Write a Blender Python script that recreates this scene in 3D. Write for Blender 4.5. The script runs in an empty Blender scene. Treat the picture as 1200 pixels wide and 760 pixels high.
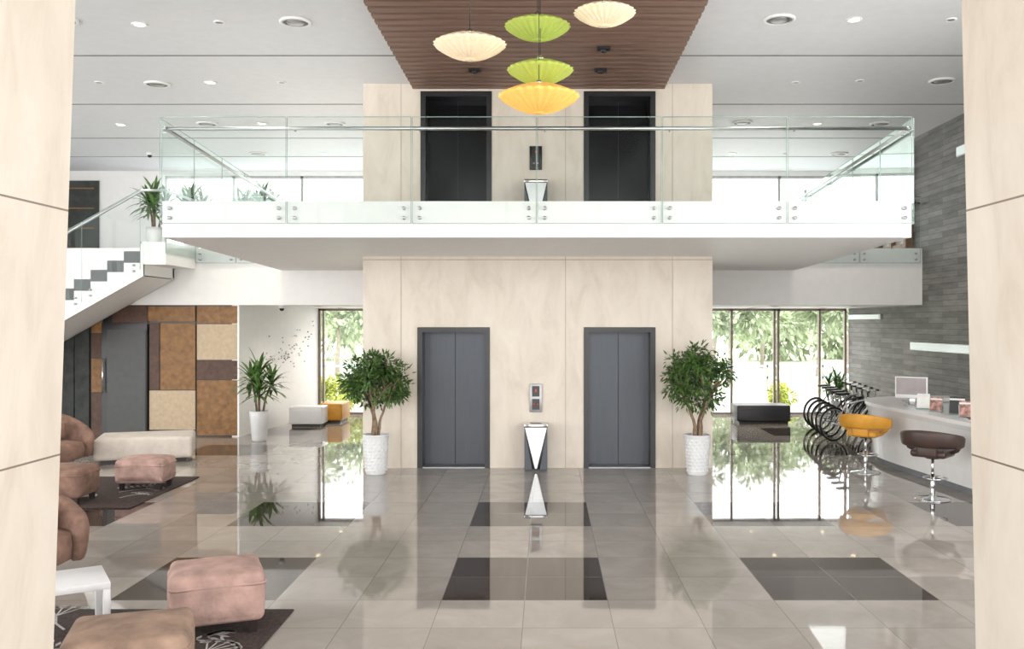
import bpy, bmesh, math, random
from mathutils import Vector, Matrix
random.seed(7)
scene = bpy.context.scene

# ------------------------------------------------------------------ materials
def _nt(name):
    m = bpy.data.materials.new(name); m.use_nodes = True
    nt = m.node_tree; b = nt.nodes['Principled BSDF']
    return m, nt, b
def mat(name, col, rough=0.5, metal=0.0, var=0.06, scale=6.0, bump=0.0, stretch=(1,1,1), emis=None, es=0.0, detail=4, spec=None):
    m, nt, b = _nt(name)
    N = nt.nodes; L = nt.links
    tc = N.new('ShaderNodeTexCoord'); mp = N.new('ShaderNodeMapping'); mp.inputs['Scale'].default_value = stretch
    no = N.new('ShaderNodeTexNoise'); no.inputs['Scale'].default_value = scale; no.inputs['Detail'].default_value = detail
    L.new(tc.outputs['Object'], mp.inputs['Vector']); L.new(mp.outputs[0], no.inputs['Vector'])
    cr = N.new('ShaderNodeValToRGB')
    c0 = [max(0, c*(1-var*2)) for c in col]; c1 = [min(1, c*(1+var*2)) for c in col]
    cr.color_ramp.elements[0].position = 0.3; cr.color_ramp.elements[1].position = 0.7
    cr.color_ramp.elements[0].color = (*c0, 1); cr.color_ramp.elements[1].color = (*c1, 1)
    L.new(no.outputs['Fac'], cr.inputs['Fac']); L.new(cr.outputs['Color'], b.inputs['Base Color'])
    b.inputs['Roughness'].default_value = rough; b.inputs['Metallic'].default_value = metal
    if spec is not None: b.inputs['Specular IOR Level'].default_value = spec
    if bump > 0:
        bp = N.new('ShaderNodeBump'); bp.inputs['Strength'].default_value = bump; bp.inputs['Distance'].default_value = 0.02
        n2 = N.new('ShaderNodeTexNoise'); n2.inputs['Scale'].default_value = scale*5
        L.new(mp.outputs[0], n2.inputs['Vector']); L.new(n2.outputs['Fac'], bp.inputs['Height']); L.new(bp.outputs[0], b.inputs['Normal'])
    if emis:
        b.inputs['Emission Color'].default_value = (*emis, 1); b.inputs['Emission Strength'].default_value = es
    return m
def math_node(nt, op, a, b=None, c=None):
    n = nt.nodes.new('ShaderNodeMath'); n.operation = op
    for i, v in enumerate((a, b, c)):
        if v is None: continue
        if isinstance(v, (int, float)): n.inputs[i].default_value = v
        else: nt.links.new(v, n.inputs[i])
    return n.outputs[0]
def glass_mat(name, tint, ior=1.45):
    m = bpy.data.materials.new(name); m.use_nodes = True; nt = m.node_tree; N = nt.nodes; L = nt.links
    N.remove(N['Principled BSDF']); out = N['Material Output']
    t = N.new('ShaderNodeBsdfTransparent'); t.inputs[0].default_value = (*tint, 1)
    g = N.new('ShaderNodeBsdfGlossy'); g.inputs['Roughness'].default_value = 0.01; g.inputs[0].default_value = (0.9, 1, 0.97, 1)
    fr = N.new('ShaderNodeFresnel'); fr.inputs['IOR'].default_value = ior
    mx = N.new('ShaderNodeMixShader'); L.new(fr.outputs[0], mx.inputs[0]); L.new(t.outputs[0], mx.inputs[1]); L.new(g.outputs[0], mx.inputs[2])
    L.new(mx.outputs[0], out.inputs[0]); return m
def blind_mat(name):
    m = bpy.data.materials.new(name); m.use_nodes = True; nt = m.node_tree; N = nt.nodes; L = nt.links
    N.remove(N['Principled BSDF']); out = N['Material Output']
    t = N.new('ShaderNodeBsdfTransparent'); t.inputs[0].default_value = (0.95, 0.96, 0.97, 1)
    g = N.new('ShaderNodeBsdfTranslucent')
    tc = N.new('ShaderNodeTexCoord'); wv = N.new('ShaderNodeTexWave'); wv.inputs['Scale'].default_value = 4; L.new(tc.outputs['Object'], wv.inputs['Vector'])
    cr = N.new('ShaderNodeValToRGB'); cr.color_ramp.elements[0].color = (0.62, 0.65, 0.67, 1); cr.color_ramp.elements[1].color = (0.80, 0.82, 0.83, 1); L.new(wv.outputs['Fac'], cr.inputs[0]); L.new(cr.outputs[0], g.inputs[0])
    mx = N.new('ShaderNodeMixShader'); mx.inputs[0].default_value = 0.88; L.new(t.outputs[0], mx.inputs[1]); L.new(g.outputs[0], mx.inputs[2])
    L.new(mx.outputs[0], out.inputs[0]); return m

def floor_mat():
    m, nt, b = _nt('polished_floor_tiles'); N = nt.nodes; L = nt.links
    T = 0.695
    tc = N.new('ShaderNodeTexCoord'); sp = N.new('ShaderNodeSeparateXYZ'); L.new(tc.outputs['Object'], sp.inputs[0])
    u = math_node(nt, 'DIVIDE', math_node(nt, 'ADD', sp.outputs[0], 0.875+T*40), T)
    v = math_node(nt, 'DIVIDE', math_node(nt, 'ADD', sp.outputs[1], -7.64+T*40), T)
    fu = math_node(nt, 'FLOOR', u); fv = math_node(nt, 'FLOOR', v)
    ru = math_node(nt, 'FRACT', u); rv = math_node(nt, 'FRACT', v)
    def edge(r):
        return math_node(nt, 'GREATER_THAN', math_node(nt, 'ABSOLUTE', math_node(nt, 'SUBTRACT', r, 0.5)), 0.4955)
    gr = math_node(nt, 'MAXIMUM', edge(ru), edge(rv))
    cu = math_node(nt, 'LESS_THAN', math_node(nt, 'MODULO', fu, 4), 1.5)
    cv = math_node(nt, 'LESS_THAN', math_node(nt, 'MODULO', fv, 4), 1.5)
    far = math_node(nt, 'LESS_THAN', sp.outputs[1], 12.2)
    far2 = math_node(nt, 'GREATER_THAN', sp.outputs[1], 15.0)
    dark = math_node(nt, 'MULTIPLY', math_node(nt, 'MULTIPLY', cu, cv), math_node(nt, 'MAXIMUM', far, far2))
    cb = N.new('ShaderNodeCombineXYZ'); L.new(fu, cb.inputs[0]); L.new(fv, cb.inputs[1])
    wn = N.new('ShaderNodeTexWhiteNoise'); wn.noise_dimensions = '3D'; L.new(cb.outputs[0], wn.inputs['Vector'])
    no = N.new('ShaderNodeTexNoise'); no.inputs['Scale'].default_value = 1.6; no.inputs['Detail'].default_value = 10; no.inputs['Roughness'].default_value = 0.62; no.inputs['Distortion'].default_value = 1.2
    off = N.new('ShaderNodeVectorMath'); off.operation = 'MULTIPLY_ADD'; L.new(wn.outputs['Color'], off.inputs[0]); off.inputs[1].default_value = (9, 9, 9); L.new(tc.outputs['Object'], off.inputs[2])
    L.new(off.outputs[0], no.inputs['Vector'])
    val = math_node(nt, 'ADD', math_node(nt, 'MULTIPLY', wn.outputs['Value'], 0.10), math_node(nt, 'MULTIPLY', no.outputs['Fac'], 0.32))
    lc = N.new('ShaderNodeValToRGB'); lc.color_ramp.elements[0].position = 0.10; lc.color_ramp.elements[1].position = 0.34
    lc.color_ramp.elements[0].color = (0.28, 0.252, 0.225, 1); lc.color_ramp.elements[1].color = (0.44, 0.405, 0.368, 1)
    L.new(val, lc.inputs[0])
    dc = N.new('ShaderNodeValToRGB'); dc.color_ramp.elements[0].position = 0.05; dc.color_ramp.elements[1].position = 0.4
    dc.color_ramp.elements[0].color = (0.03, 0.024, 0.021, 1); dc.color_ramp.elements[1].color = (0.085, 0.066, 0.056, 1)
    L.new(val, dc.inputs[0])
    m1 = N.new('ShaderNodeMix'); m1.data_type = 'RGBA'; L.new(dark, m1.inputs['Factor']); L.new(lc.outputs[0], m1.inputs[6]); L.new(dc.outputs[0], m1.inputs[7])
    m2 = N.new('ShaderNodeMix'); m2.data_type = 'RGBA'; L.new(gr, m2.inputs['Factor']); L.new(m1.outputs[2], m2.inputs[6]); m2.inputs[7].default_value = (0.21, 0.19, 0.17, 1)
    L.new(m2.outputs[2], b.inputs['Base Color'])
    b.inputs['Roughness'].default_value = 0.03; b.inputs['IOR'].default_value = 1.66
    bp = N.new('ShaderNodeBump'); bp.inputs['Strength'].default_value = 0.02; bp.inputs['Distance'].default_value = 0.02
    n3 = N.new('ShaderNodeTexNoise'); n3.inputs['Scale'].default_value = 1.2; L.new(off.outputs[0], n3.inputs['Vector'])
    L.new(n3.outputs['Fac'], bp.inputs['Height']); L.new(bp.outputs[0], b.inputs['Normal'])
    return m
def stone_mat(name, period=None, z0=0.0):
    m, nt, b = _nt(name); N = nt.nodes; L = nt.links
    tc = N.new('ShaderNodeTexCoord'); mp = N.new('ShaderNodeMapping')
    mp.inputs['Scale'].default_value = (1.5, 1.5, 0.55)
    L.new(tc.outputs['Object'], mp.inputs[0])
    no = N.new('ShaderNodeTexNoise'); no.inputs['Scale'].default_value = 2.2; no.inputs['Detail'].default_value = 10; no.inputs['Roughness'].default_value = 0.62; no.inputs['Distortion'].default_value = 0.6
    L.new(mp.outputs[0], no.inputs['Vector'])
    cr = N.new('ShaderNodeValToRGB'); e = cr.color_ramp.elements
    e[0].position = 0.28; e[0].color = (0.63, 0.55, 0.46, 1); e[1].position = 0.66; e[1].color = (0.76, 0.69, 0.60, 1)
    x = e.new(0.48); x.color = (0.71, 0.64, 0.55, 1)
    L.new(no.outputs['Fac'], cr.inputs[0])
    last = cr.outputs[0]
    if period:
        sp = N.new('ShaderNodeSeparateXYZ'); L.new(tc.outputs['Object'], sp.inputs[0])
        fr = math_node(nt, 'FRACT', math_node(nt, 'DIVIDE', math_node(nt, 'ADD', sp.outputs[2], -z0+period*10), period))
        ln = math_node(nt, 'LESS_THAN', fr, 0.008)
        mx = N.new('ShaderNodeMix'); mx.data_type = 'RGBA'; L.new(ln, mx.inputs['Factor']); L.new(last, mx.inputs[6]); mx.inputs[7].default_value = (0.22, 0.17, 0.13, 1)
        last = mx.outputs[2]
    L.new(last, b.inputs['Base Color']); b.inputs['Roughness'].default_value = 0.35
    return m
def slate_mat():
    m, nt, b = _nt('slate_strip_cladding'); N = nt.nodes; L = nt.links
    tc = N.new('ShaderNodeTexCoord'); sp = N.new('ShaderNodeSeparateXYZ'); L.new(tc.outputs['Object'], sp.inputs[0])
    cb = N.new('ShaderNodeCombineXYZ'); L.new(sp.outputs[1], cb.inputs[0]); L.new(sp.outputs[2], cb.inputs[1])
    br = N.new('ShaderNodeTexBrick'); L.new(cb.outputs[0], br.inputs['Vector'])
    br.inputs['Color1'].default_value = (0.17, 0.165, 0.16, 1); br.inputs['Color2'].default_value = (0.30, 0.295, 0.285, 1); br.inputs['Mortar'].default_value = (0.12, 0.12, 0.12, 1)
    br.inputs['Scale'].default_value = 1; br.inputs['Brick Width'].default_value = 1.3; br.inputs['Row Height'].default_value = 0.11; br.inputs['Mortar Size'].default_value = 0.005; br.inputs['Bias'].default_value = 0.0
    no = N.new('ShaderNodeTexNoise'); no.inputs['Scale'].default_value = 3; no.inputs['Detail'].default_value = 10; no.inputs['Roughness'].default_value = 0.7
    mp = N.new('ShaderNodeMapping'); mp.inputs['Scale'].default_value = (1, 0.5, 2.5); L.new(tc.outputs['Object'], mp.inputs[0]); L.new(mp.outputs[0], no.inputs['Vector'])
    mx = N.new('ShaderNodeMix'); mx.data_type = 'RGBA'; mx.blend_type = 'MULTIPLY'; mx.inputs['Factor'].default_value = 0.8
    L.new(br.outputs['Color'], mx.inputs[6]); cr = N.new('ShaderNodeValToRGB'); cr.color_ramp.elements[0].color = (0.45, 0.45, 0.45, 1); cr.color_ramp.elements[0].position = 0.3; cr.color_ramp.elements[1].position = 0.62
    L.new(no.outputs['Fac'], cr.inputs[0]); L.new(cr.outputs[0], mx.inputs[7]); L.new(mx.outputs[2], b.inputs['Base Color'])
    bp = N.new('ShaderNodeBump'); bp.inputs['Strength'].default_value = 0.6; bp.inputs['Distance'].default_value = 0.02
    L.new(br.outputs['Fac'], bp.inputs['Height']); bp.invert = True; L.new(bp.outputs[0], b.inputs['Normal'])
    b.inputs['Roughness'].default_value = 0.6
    return m
def lamp_mat(name, col, es):
    m, nt, b = _nt(name); N = nt.nodes; L = nt.links
    tc = N.new('ShaderNodeTexCoord'); no = N.new('ShaderNodeTexNoise'); no.inputs['Scale'].default_value = 30; L.new(tc.outputs['Object'], no.inputs['Vector'])
    cr = N.new('ShaderNodeValToRGB'); cr.color_ramp.elements[0].color = (*[c*0.8 for c in col], 1); cr.color_ramp.elements[1].color = (*col, 1)
    L.new(no.outputs['Fac'], cr.inputs[0]); L.new(cr.outputs[0], b.inputs['Base Color']); L.new(cr.outputs[0], b.inputs['Emission Color'])
    b.inputs['Emission Strength'].default_value = es; b.inputs['Roughness'].default_value = 0.8
    return m

M = {}
M['floor'] = floor_mat()
M['cream'] = stone_mat('cream_travertine_panels')
M['column'] = stone_mat('cream_column_stone', 1.36, 1.58)
M['slate'] = slate_mat()
M['white'] = mat('white_paint', (0.90, 0.895, 0.885), 0.5, var=0.01)
M['ceil'] = mat('ceiling_paint', (0.77, 0.785, 0.81), 0.55, var=0.01)
M['groove'] = mat('shadow_gap', (0.22, 0.23, 0.25), 0.7)
M['joint'] = mat('stone_joint', (0.45, 0.40, 0.34), 0.7)
M['slat'] = mat('brown_slat', (0.23, 0.14, 0.105), 0.5, var=0.05, scale=4, stretch=(0.3, 2, 2))
M['slatback'] = mat('slat_backing', (0.02, 0.012, 0.01), 0.8)
M['black'] = mat('black_frame_metal', (0.018, 0.018, 0.02), 0.3)
M['doorm'] = mat('brushed_dark_steel', (0.072, 0.078, 0.088), 0.36, 0.75, var=0.05, scale=3, stretch=(60, 60, 0.6))
M['doorb'] = mat('black_glossy_door', (0.006, 0.007, 0.009), 0.06, 0.0, var=0.0, spec=0.25)
M['chrome'] = mat('chrome', (0.75, 0.76, 0.77), 0.12, 1.0, var=0.02)
M['steel'] = mat('brushed_steel', (0.56, 0.57, 0.58), 0.3, 1.0, var=0.04)
M['dsteel'] = mat('satin_panel_steel', (0.40, 0.40, 0.41), 0.4, 0.9, var=0.04)
M['glass'] = glass_mat('railing_glass', (0.93, 0.962, 0.952), ior=1.22)
M['gedge'] = mat('glass_green_edge', (0.36, 0.48, 0.44), 0.15)
M['wglass'] = glass_mat('window_glass', (0.97, 0.98, 0.98), ior=1.3)
M['blind'] = blind_mat('added_glare_blind')  # sheer blind added to dim the upper windows and cut their glare
M['frame'] = mat('window_frame_bronze', (0.26, 0.21, 0.18), 0.4)
M['framew'] = mat('window_frame_white', (0.45, 0.45, 0.45), 0.4)
M['pink'] = mat('pink_suede', (0.42, 0.275, 0.235), 0.95, var=0.12, scale=7, bump=0.25)
M['brown'] = mat('taupe_suede', (0.23, 0.135, 0.10), 0.95, var=0.15, scale=7, bump=0.25)
M['brown2'] = mat('tan_suede', (0.31, 0.21, 0.155), 0.95, var=0.15, scale=6, bump=0.25)
M['creamf'] = mat('cream_fabric', (0.62, 0.56, 0.50), 0.9, var=0.05, bump=0.15)
M['darkleg'] = mat('dark_wood_leg', (0.02, 0.013, 0.012), 0.4)
M['lack'] = mat('white_lacquer', (0.85, 0.85, 0.86), 0.25, var=0.01)
M['rug'] = mat('dark_brown_rug', (0.055, 0.036, 0.031), 1.0, var=0.25, scale=40, bump=0.6)
M['rugw'] = mat('rug_motif_wool', (0.50, 0.48, 0.46), 1.0, var=0.1, scale=30)
M['leaf'] = mat('ficus_leaf', (0.075, 0.15, 0.035), 0.45, var=0.4, scale=9)
M['leaf2'] = mat('dracaena_leaf', (0.10, 0.20, 0.05), 0.4, var=0.35, scale=6)
M['leafy'] = mat('bright_shrub_leaf', (0.42, 0.47, 0.08), 0.5, var=0.3, scale=4)
M['leafo'] = mat('hazed_tree_leaf', (0.33, 0.39, 0.25), 0.7, var=0.25, scale=1.0)  # haze and overexposure outdoors are put into this paled leaf colour
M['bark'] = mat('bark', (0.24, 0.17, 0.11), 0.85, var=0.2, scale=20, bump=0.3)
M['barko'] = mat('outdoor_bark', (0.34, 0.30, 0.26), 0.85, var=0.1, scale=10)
M['soil'] = mat('soil', (0.05, 0.035, 0.025), 1)
M['pot'] = mat('white_ceramic_pot', (0.78, 0.79, 0.80), 0.35, var=0.02)
M['ochre'] = mat('ochre_textured_panel', (0.25, 0.125, 0.042), 0.5, var=0.14, scale=10, bump=0.3)
M['beige'] = mat('beige_textured_panel', (0.54, 0.42, 0.285), 0.5, var=0.05, scale=12, bump=0.2)
M['choc'] = mat('chocolate_panel', (0.085, 0.04, 0.024), 0.5, var=0.15, scale=10, bump=0.2)
M['char'] = mat('charcoal_curtain', (0.05, 0.055, 0.052), 0.8, var=0.15)
M['doorl'] = mat('dark_door_leaf', (0.05, 0.052, 0.052), 0.4)
M['tread'] = mat('grey_granite_tread', (0.10, 0.105, 0.11), 0.5)
M['red'] = mat('red_led', (0.3, 0.02, 0.01), 0.4, emis=(1, 0.05, 0.03), es=0.4)
M['yel'] = mat('mustard_leather', (0.70, 0.33, 0.035), 0.45, var=0.05)
M['brleather'] = mat('dark_brown_leather', (0.055, 0.03, 0.024), 0.4, var=0.1)
M['blackf'] = mat('black_vinyl', (0.03, 0.03, 0.036), 0.4)
M['rubber'] = mat('tyre_rubber', (0.02, 0.02, 0.02), 0.7)
M['counter'] = mat('white_solid_surface', (0.86, 0.86, 0.86), 0.25, var=0.01)
M['screen'] = mat('monitor_screen', (0.30, 0.26, 0.26), 0.2)
M['paper'] = mat('paper', (0.8, 0.8, 0.78), 0.7)
M['folder'] = mat('brochure_print', (0.36, 0.2, 0.17), 0.6, var=0.4, scale=15)
M['wood'] = mat('upper_door_wood', (0.22, 0.125, 0.07), 0.5, var=0.15)
M['doorpane'] = mat('door_frosted_pane', (0.42, 0.41, 0.38), 0.3)
M['light'] = mat('downlight_glow', (1, 0.9, 0.7), 0.5, emis=(1, 0.80, 0.5), es=6)
M['lightw'] = mat('cool_lit_niche', (0.8, 0.86, 0.86), 0.5, emis=(0.85, 1, 0.98), es=0.35)
M['lawn'] = mat('lawn', (0.44, 0.48, 0.35), 0.9, var=0.08, scale=0.6)
M['pave'] = mat('paving', (0.55, 0.55, 0.54), 0.8, var=0.05)
M['lampw'] = lamp_mat('cream_silk', (0.90, 0.76, 0.54), 0.30)
M['lampg'] = lamp_mat('green_silk', (0.42, 0.52, 0.10), 0.32)
M['lampy'] = lamp_mat('yellow_silk', (0.96, 0.54, 0.13), 0.42)
M['bluep'] = mat('blue_barrier', (0.40, 0.56, 0.68), 0.6)

# ------------------------------------------------------------------ mesh builder
class MB:
    def __init__(s): s.v = []; s.f = []; s.mi = []; s.sm = []; s.mats = []
    def midx(s, k):
        if k not in s.mats: s.mats.append(k)
        return s.mats.index(k)
    def add(s, vs, fs, k, smooth=False, T=None):
        o = len(s.v); i = s.midx(k)
        for p in vs:
            p = Vector(p)
            s.v.append(tuple(T @ p) if T is not None else tuple(p))
        for f in fs:
            s.f.append([o+a for a in f]); s.mi.append(i); s.sm.append(smooth)
    def box(s, a, b, k, T=None):
        x0, y0, z0 = a; x1, y1, z1 = b
        vs = [(x0,y0,z0),(x1,y0,z0),(x1,y1,z0),(x0,y1,z0),(x0,y0,z1),(x1,y0,z1),(x1,y1,z1),(x0,y1,z1)]
        s.add(vs, [(0,3,2,1),(4,5,6,7),(0,1,5,4),(1,2,6,5),(2,3,7,6),(3,0,4,7)], k, False, T)
    def rbox(s, c, size, r, k, T=None, seg=3, puff=0.0):
        bm = bmesh.new(); bmesh.ops.create_cube(bm, size=1)
        bmesh.ops.scale(bm, vec=size, verts=bm.verts)
        if puff:
            bmesh.ops.subdivide_edges(bm, edges=bm.edges[:], cuts=5, use_grid_fill=True)
            hx, hy, hz = [q/2 for q in size]
            for v in bm.verts:
                fx = 1-(v.co.x/hx)**2; fy = 1-(v.co.y/hy)**2; fz = 1-(v.co.z/hz)**2
                if abs(v.co.z) > hz-1e-4 and v.co.z > 0: v.co.z += puff*fx*fy
                if abs(abs(v.co.x)-hx) < 1e-4: v.co.x += math.copysign(puff*0.6*fy*fz, v.co.x)
                if abs(abs(v.co.y)-hy) < 1e-4: v.co.y += math.copysign(puff*0.6*fx*fz, v.co.y)
            ed = [e for e in bm.edges if len(e.link_faces) == 2 and e.calc_face_angle(0) > 0.9]
        else: ed = bm.edges[:]
        bmesh.ops.bevel(bm, geom=ed, offset=r, segments=seg, profile=0.5, affect='EDGES')
        bm.verts.index_update()
        vs = [(v.co.x+c[0], v.co.y+c[1], v.co.z+c[2]) for v in bm.verts]
        fs = [[v.index for v in f.verts] for f in bm.faces]; bm.free()
        s.add(vs, fs, k, True, T)
    def lathe(s, c, prof, k, n=24, T=None, smooth=True):
        vs = []; fs = []
        for (r, z) in prof:
            for i in range(n):
                a = 2*math.pi*i/n; vs.append((c[0]+r*math.cos(a), c[1]+r*math.sin(a), c[2]+z))
        m = len(prof)
        for j in range(m-1):
            for i in range(n):
                fs.append((j*n+i, j*n+(i+1) % n, (j+1)*n+(i+1) % n, (j+1)*n+i))
        if prof[0][0] > 1e-5: fs.append(list(range(n))[::-1])
        if prof[-1][0] > 1e-5: fs.append([(m-1)*n+i for i in range(n)])
        s.add(vs, fs, k, smooth, T)
    def tube(s, pts, r, k, n=8, T=None, closed=False):
        pts = [Vector(p) for p in pts]; m = len(pts)
        rs = r if isinstance(r, (list, tuple)) else [r]*m
        vs = []; fs = []; prev = None
        for i, p in enumerate(pts):
            if closed: d = (pts[(i+1) % m]-pts[i-1]).normalized()
            else: d = (pts[min(i+1, m-1)]-pts[max(i-1, 0)]).normalized()
            if prev is None:
                up = Vector((0, 0, 1)) if abs(d.z) < 0.9 else Vector((1, 0, 0))
                a = d.cross(up).normalized()
            else:
                a = (prev - d*prev.dot(d)).normalized()
            prev = a; b = d.cross(a)
            for j in range(n):
                t = 2*math.pi*j/n; vs.append(p+(a*math.cos(t)+b*math.sin(t))*rs[i])
        for i in range(m if closed else m-1):
            i2 = (i+1) % m
            for j in range(n): fs.append((i*n+j, i*n+(j+1) % n, i2*n+(j+1) % n, i2*n+j))
        if not closed: fs.append(list(range(n))[::-1]); fs.append([(m-1)*n+j for j in range(n)])
        s.add(vs, fs, k, True, T)
    def arcband(s, c, R, th, z0, z1f, a0, a1, k, n=24, T=None, lean=0.0, ey=1.0):
        vs = []; fs = []; q = 14
        for i in range(n+1):
            t = i/n; a = a0+(a1-a0)*t; zt = z1f(t); hz = (zt-z0)/2; zc = (zt+z0)/2
            e = 1.0
            if t < 0.06: e = math.sqrt(max(0.05, 1-(1-t/0.06)**2))
            if t > 0.94: e = math.sqrt(max(0.05, 1-(1-(1-t)/0.06)**2))
            for j in range(q):
                b = 2*math.pi*j/q; cb = math.cos(b); sb = math.sin(b)
                dx = math.copysign(abs(cb)**0.6, cb)*th/2*e; dz = math.copysign(abs(sb)**0.6, sb)*hz*e
                rr = R+dx+lean*(dz+hz)
                vs.append((c[0]+rr*math.cos(a), c[1]+rr*math.sin(a)*ey, c[2]+zc+dz))
        for i in range(n):
            for j in range(q): fs.append((i*q+j, i*q+(j+1) % q, (i+1)*q+(j+1) % q, (i+1)*q+j))
        fs.append(list(range(q))[::-1]); fs.append([n*q+j for j in range(q)])
        s.add(vs, fs, k, True, T)
    def leaf(s, p, d, L, W, k, droop=0.3, seg=5):
        p = Vector(p); d = Vector(d).normalized(); side = d.cross(Vector((0, 0, 1)))
        if side.length < 1e-3: side = Vector((1, 0, 0))
        side.normalize(); vs = []; fs = []
        cur = p.copy(); dd = d.copy()
        for i in range(seg+1):
            t = i/seg; w = W*math.sin(math.pi*min(1, 0.12+0.88*t))**0.7*(1 if t < 1 else 0.05)
            vs += [cur-side*w/2, cur+side*w/2]
            dd = (dd+Vector((0, 0, -droop/seg))).normalized(); cur = cur+dd*L/seg
        for i in range(seg): fs.append((2*i, 2*i+1, 2*i+3, 2*i+2))
        s.add(vs, fs, k, True)
    def sleaf(s, p, d, n, L, W, k):
        p = Vector(p); d = Vector(d).normalized(); sd = d.cross(n)
        if sd.length < 1e-3: return
        sd.normalize()
        s.add([p, p+d*L*0.45-sd*W/2, p+d*L, p+d*L*0.45+sd*W/2], [(0, 1, 2, 3)], k, False)
    def obj(s, name, loc=(0, 0, 0), rz=0.0, fix=True):
        me = bpy.data.meshes.new(name); me.from_pydata(s.v, [], s.f)
        for k in s.mats: me.materials.append(M[k])
        for p, i, sm in zip(me.polygons, s.mi, s.sm): p.material_index = i; p.use_smooth = sm
        if fix:
            bm = bmesh.new(); bm.from_mesh(me); bmesh.ops.recalc_face_normals(bm, faces=bm.faces); bm.to_mesh(me); bm.free()
        me.update()
        o = bpy.data.objects.new(name, me); scene.collection.objects.link(o)
        o.location = loc; o.rotation_euler = (0, 0, rz)
        return o

F2 = 3.83; CZ = 6.14; YB = 23.0; XL = -16.0; XR = 7.62; YE = 14.6; YG = 18.5

# ------------------------------------------------------------------ shell
b = MB(); b.box((XL, -6, -0.2), (XR, YB, 0), 'floor'); b.obj('floor')
b = MB(); b.box((XL, -6.0, CZ), (XR, YB, CZ+0.25), 'ceil')
for y in (4.3, 7.2, 10.15, 13.06, 15.97, 18.9, 21.0):
    b.box((XL, y-0.025, CZ-0.004), (-2.14, y+0.025, CZ+0.01), 'groove'); b.box((1.9, y-0.025, CZ-0.004), (XR, y+0.025, CZ+0.01), 'groove')
b.obj('ceiling')
b = MB(); b.box((-2.13, 7.0, CZ-0.012), (1.89, YE, CZ-0.002), 'slatback')
y = 7.05
while y < YE-0.1:
    b.box((-2.13, y, CZ-0.085), (1.89, y+0.13, CZ-0.012), 'slat'); y += 0.225
b.obj('slatted_ceiling_panel')
b = MB(); b.box((XR, 9.5, 0), (XR+0.25, YB, CZ), 'slate'); b.obj('wall_right')
b = MB()
for y in (-6, -3, 0, 3, 6, 9.4): b.box((XR, y, 0), (XR+0.12, y+0.1, CZ), 'frame')
b.box((XR, -6, 3.0), (XR+0.12, 9.5, 3.1), 'frame'); b.obj('added_right_glazing')  # unseen glazing bars, added as an opening for sky light from the right
b = MB(); b.box((XL-0.2, 15, 0), (XL, YB, CZ), 'white'); b.obj('wall_left')
b = MB()
for y in (-6, -3, 0, 3, 6, 9, 12, 14.9): b.box((XL-0.12, y, 0), (XL, y+0.1, CZ), 'frame')
b.box((XL-0.12, -6, 3.0), (XL, 15, 3.1), 'frame'); b.obj('added_left_glazing')  # bars of an unseen left glass side, added to bring light in
b = MB()
for i in range(9): x = XL+i*(XR-XL)/8; b.box((x-0.05, -6.1, 0), (x+0.05, -6, CZ), 'frame')
b.box((XL, -6.1, 3.0), (XR, -6, 3.1), 'frame'); b.obj('added_front_glazing')  # open glazed front behind the camera, added to let daylight in

b = MB()
b.box((XL, YB, 0), (-5.75, YB+0.2, 2.68), 'white')
b.box((XL, YB, 2.68), (XR+0.25, YB+0.2, F2+0.1), 'white')
b.box((XL, YB, F2+0.1), (-9.6, YB+0.2, CZ+0.2), 'white')
b.box((-9.6, YB, CZ-0.12), (XR+0.25, YB+0.2, CZ+0.2), 'white')
b.box((-2.9, YB, 0), (2.6, YB+0.2, 2.68), 'white')
b.obj('wall_back')
b = MB(); b.box((-13.2, YB-0.06, F2), (-11.25, YB-0.01, CZ-0.25), 'char')
for i in range(4): b.box((-13.1, YB-0.09, F2+0.35+0.5*i), (-11.35, YB-0.06, F2+0.38+0.5*i), 'ochre')
b.obj('dark_wall_panel')
def window(name, xs, z0, z1, fr, t=0.035, trans=(), pane='wglass'):
    b = MB()
    for x in xs: b.box((x-t, YB+0.02, z0), (x+t, YB+0.12, z1), fr)
    b.box((xs[0], YB+0.02, z1-0.06), (xs[-1], YB+0.12, z1), fr); b.box((xs[0], YB+0.02, z0), (xs[-1], YB+0.12, z0+0.06), fr)
    for z in trans: b.box((xs[0], YB+0.03, z-0.02), (xs[-1], YB+0.09, z+0.02), fr)
    b.add([(xs[0], YB+0.07, z0), (xs[-1], YB+0.07, z0), (xs[-1], YB+0.07, z1), (xs[0], YB+0.07, z1)], [(0, 1, 2, 3)], pane)
    return b.obj(name, fix=False)
window('window_1', [2.6, 3.6, 4.68, 5.76, 5.86, 6.90, 7.55], 0, 2.68, 'frame', 0.025)
window('window_2', [-5.72, -5.62, -4.55, -3.6, -2.9], 0, 2.68, 'frame', 0.025)
window('window_3', [-9.6+i*1.72 for i in range(11)], F2+0.1, CZ-0.12, 'framew', 0.03, (4.9,), 'blind')

b = MB(); b.box((XL, YG, 2.68), (XR, YB, F2), 'white'); b.obj('gallery_floor_slab')
Z0, Z1 = 3.38, F2
bl, br_, cl, cr_ = (-4.77, 11.35), (4.54, 11.35), (-5.36, YG), (5.02, YG)
b = MB()
def prism(b, poly, z0, z1, k):
    n = len(poly); vs = [(x, y, z0) for x, y in poly]+[(x, y, z1) for x, y in poly]
    fs = [list(range(n))[::-1], list(range(n, 2*n))]+[(i, (i+1) % n, n+(i+1) % n, n+i) for i in range(n)]
    b.add(vs, fs, k)
prism(b, [bl, br_, (br_[0]+0.218, YE), (bl[0]-0.268, YE)], Z0, Z1, 'white')
prism(b, [(-5.038, YE), (-2.93, YE), (-2.93, YG), cl], Z0, Z1, 'white')
prism(b, [(2.66, YE), (4.758, YE), cr_, (2.66, YG)], Z0, Z1, 'white')
b.obj('balcony_slab')

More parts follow.
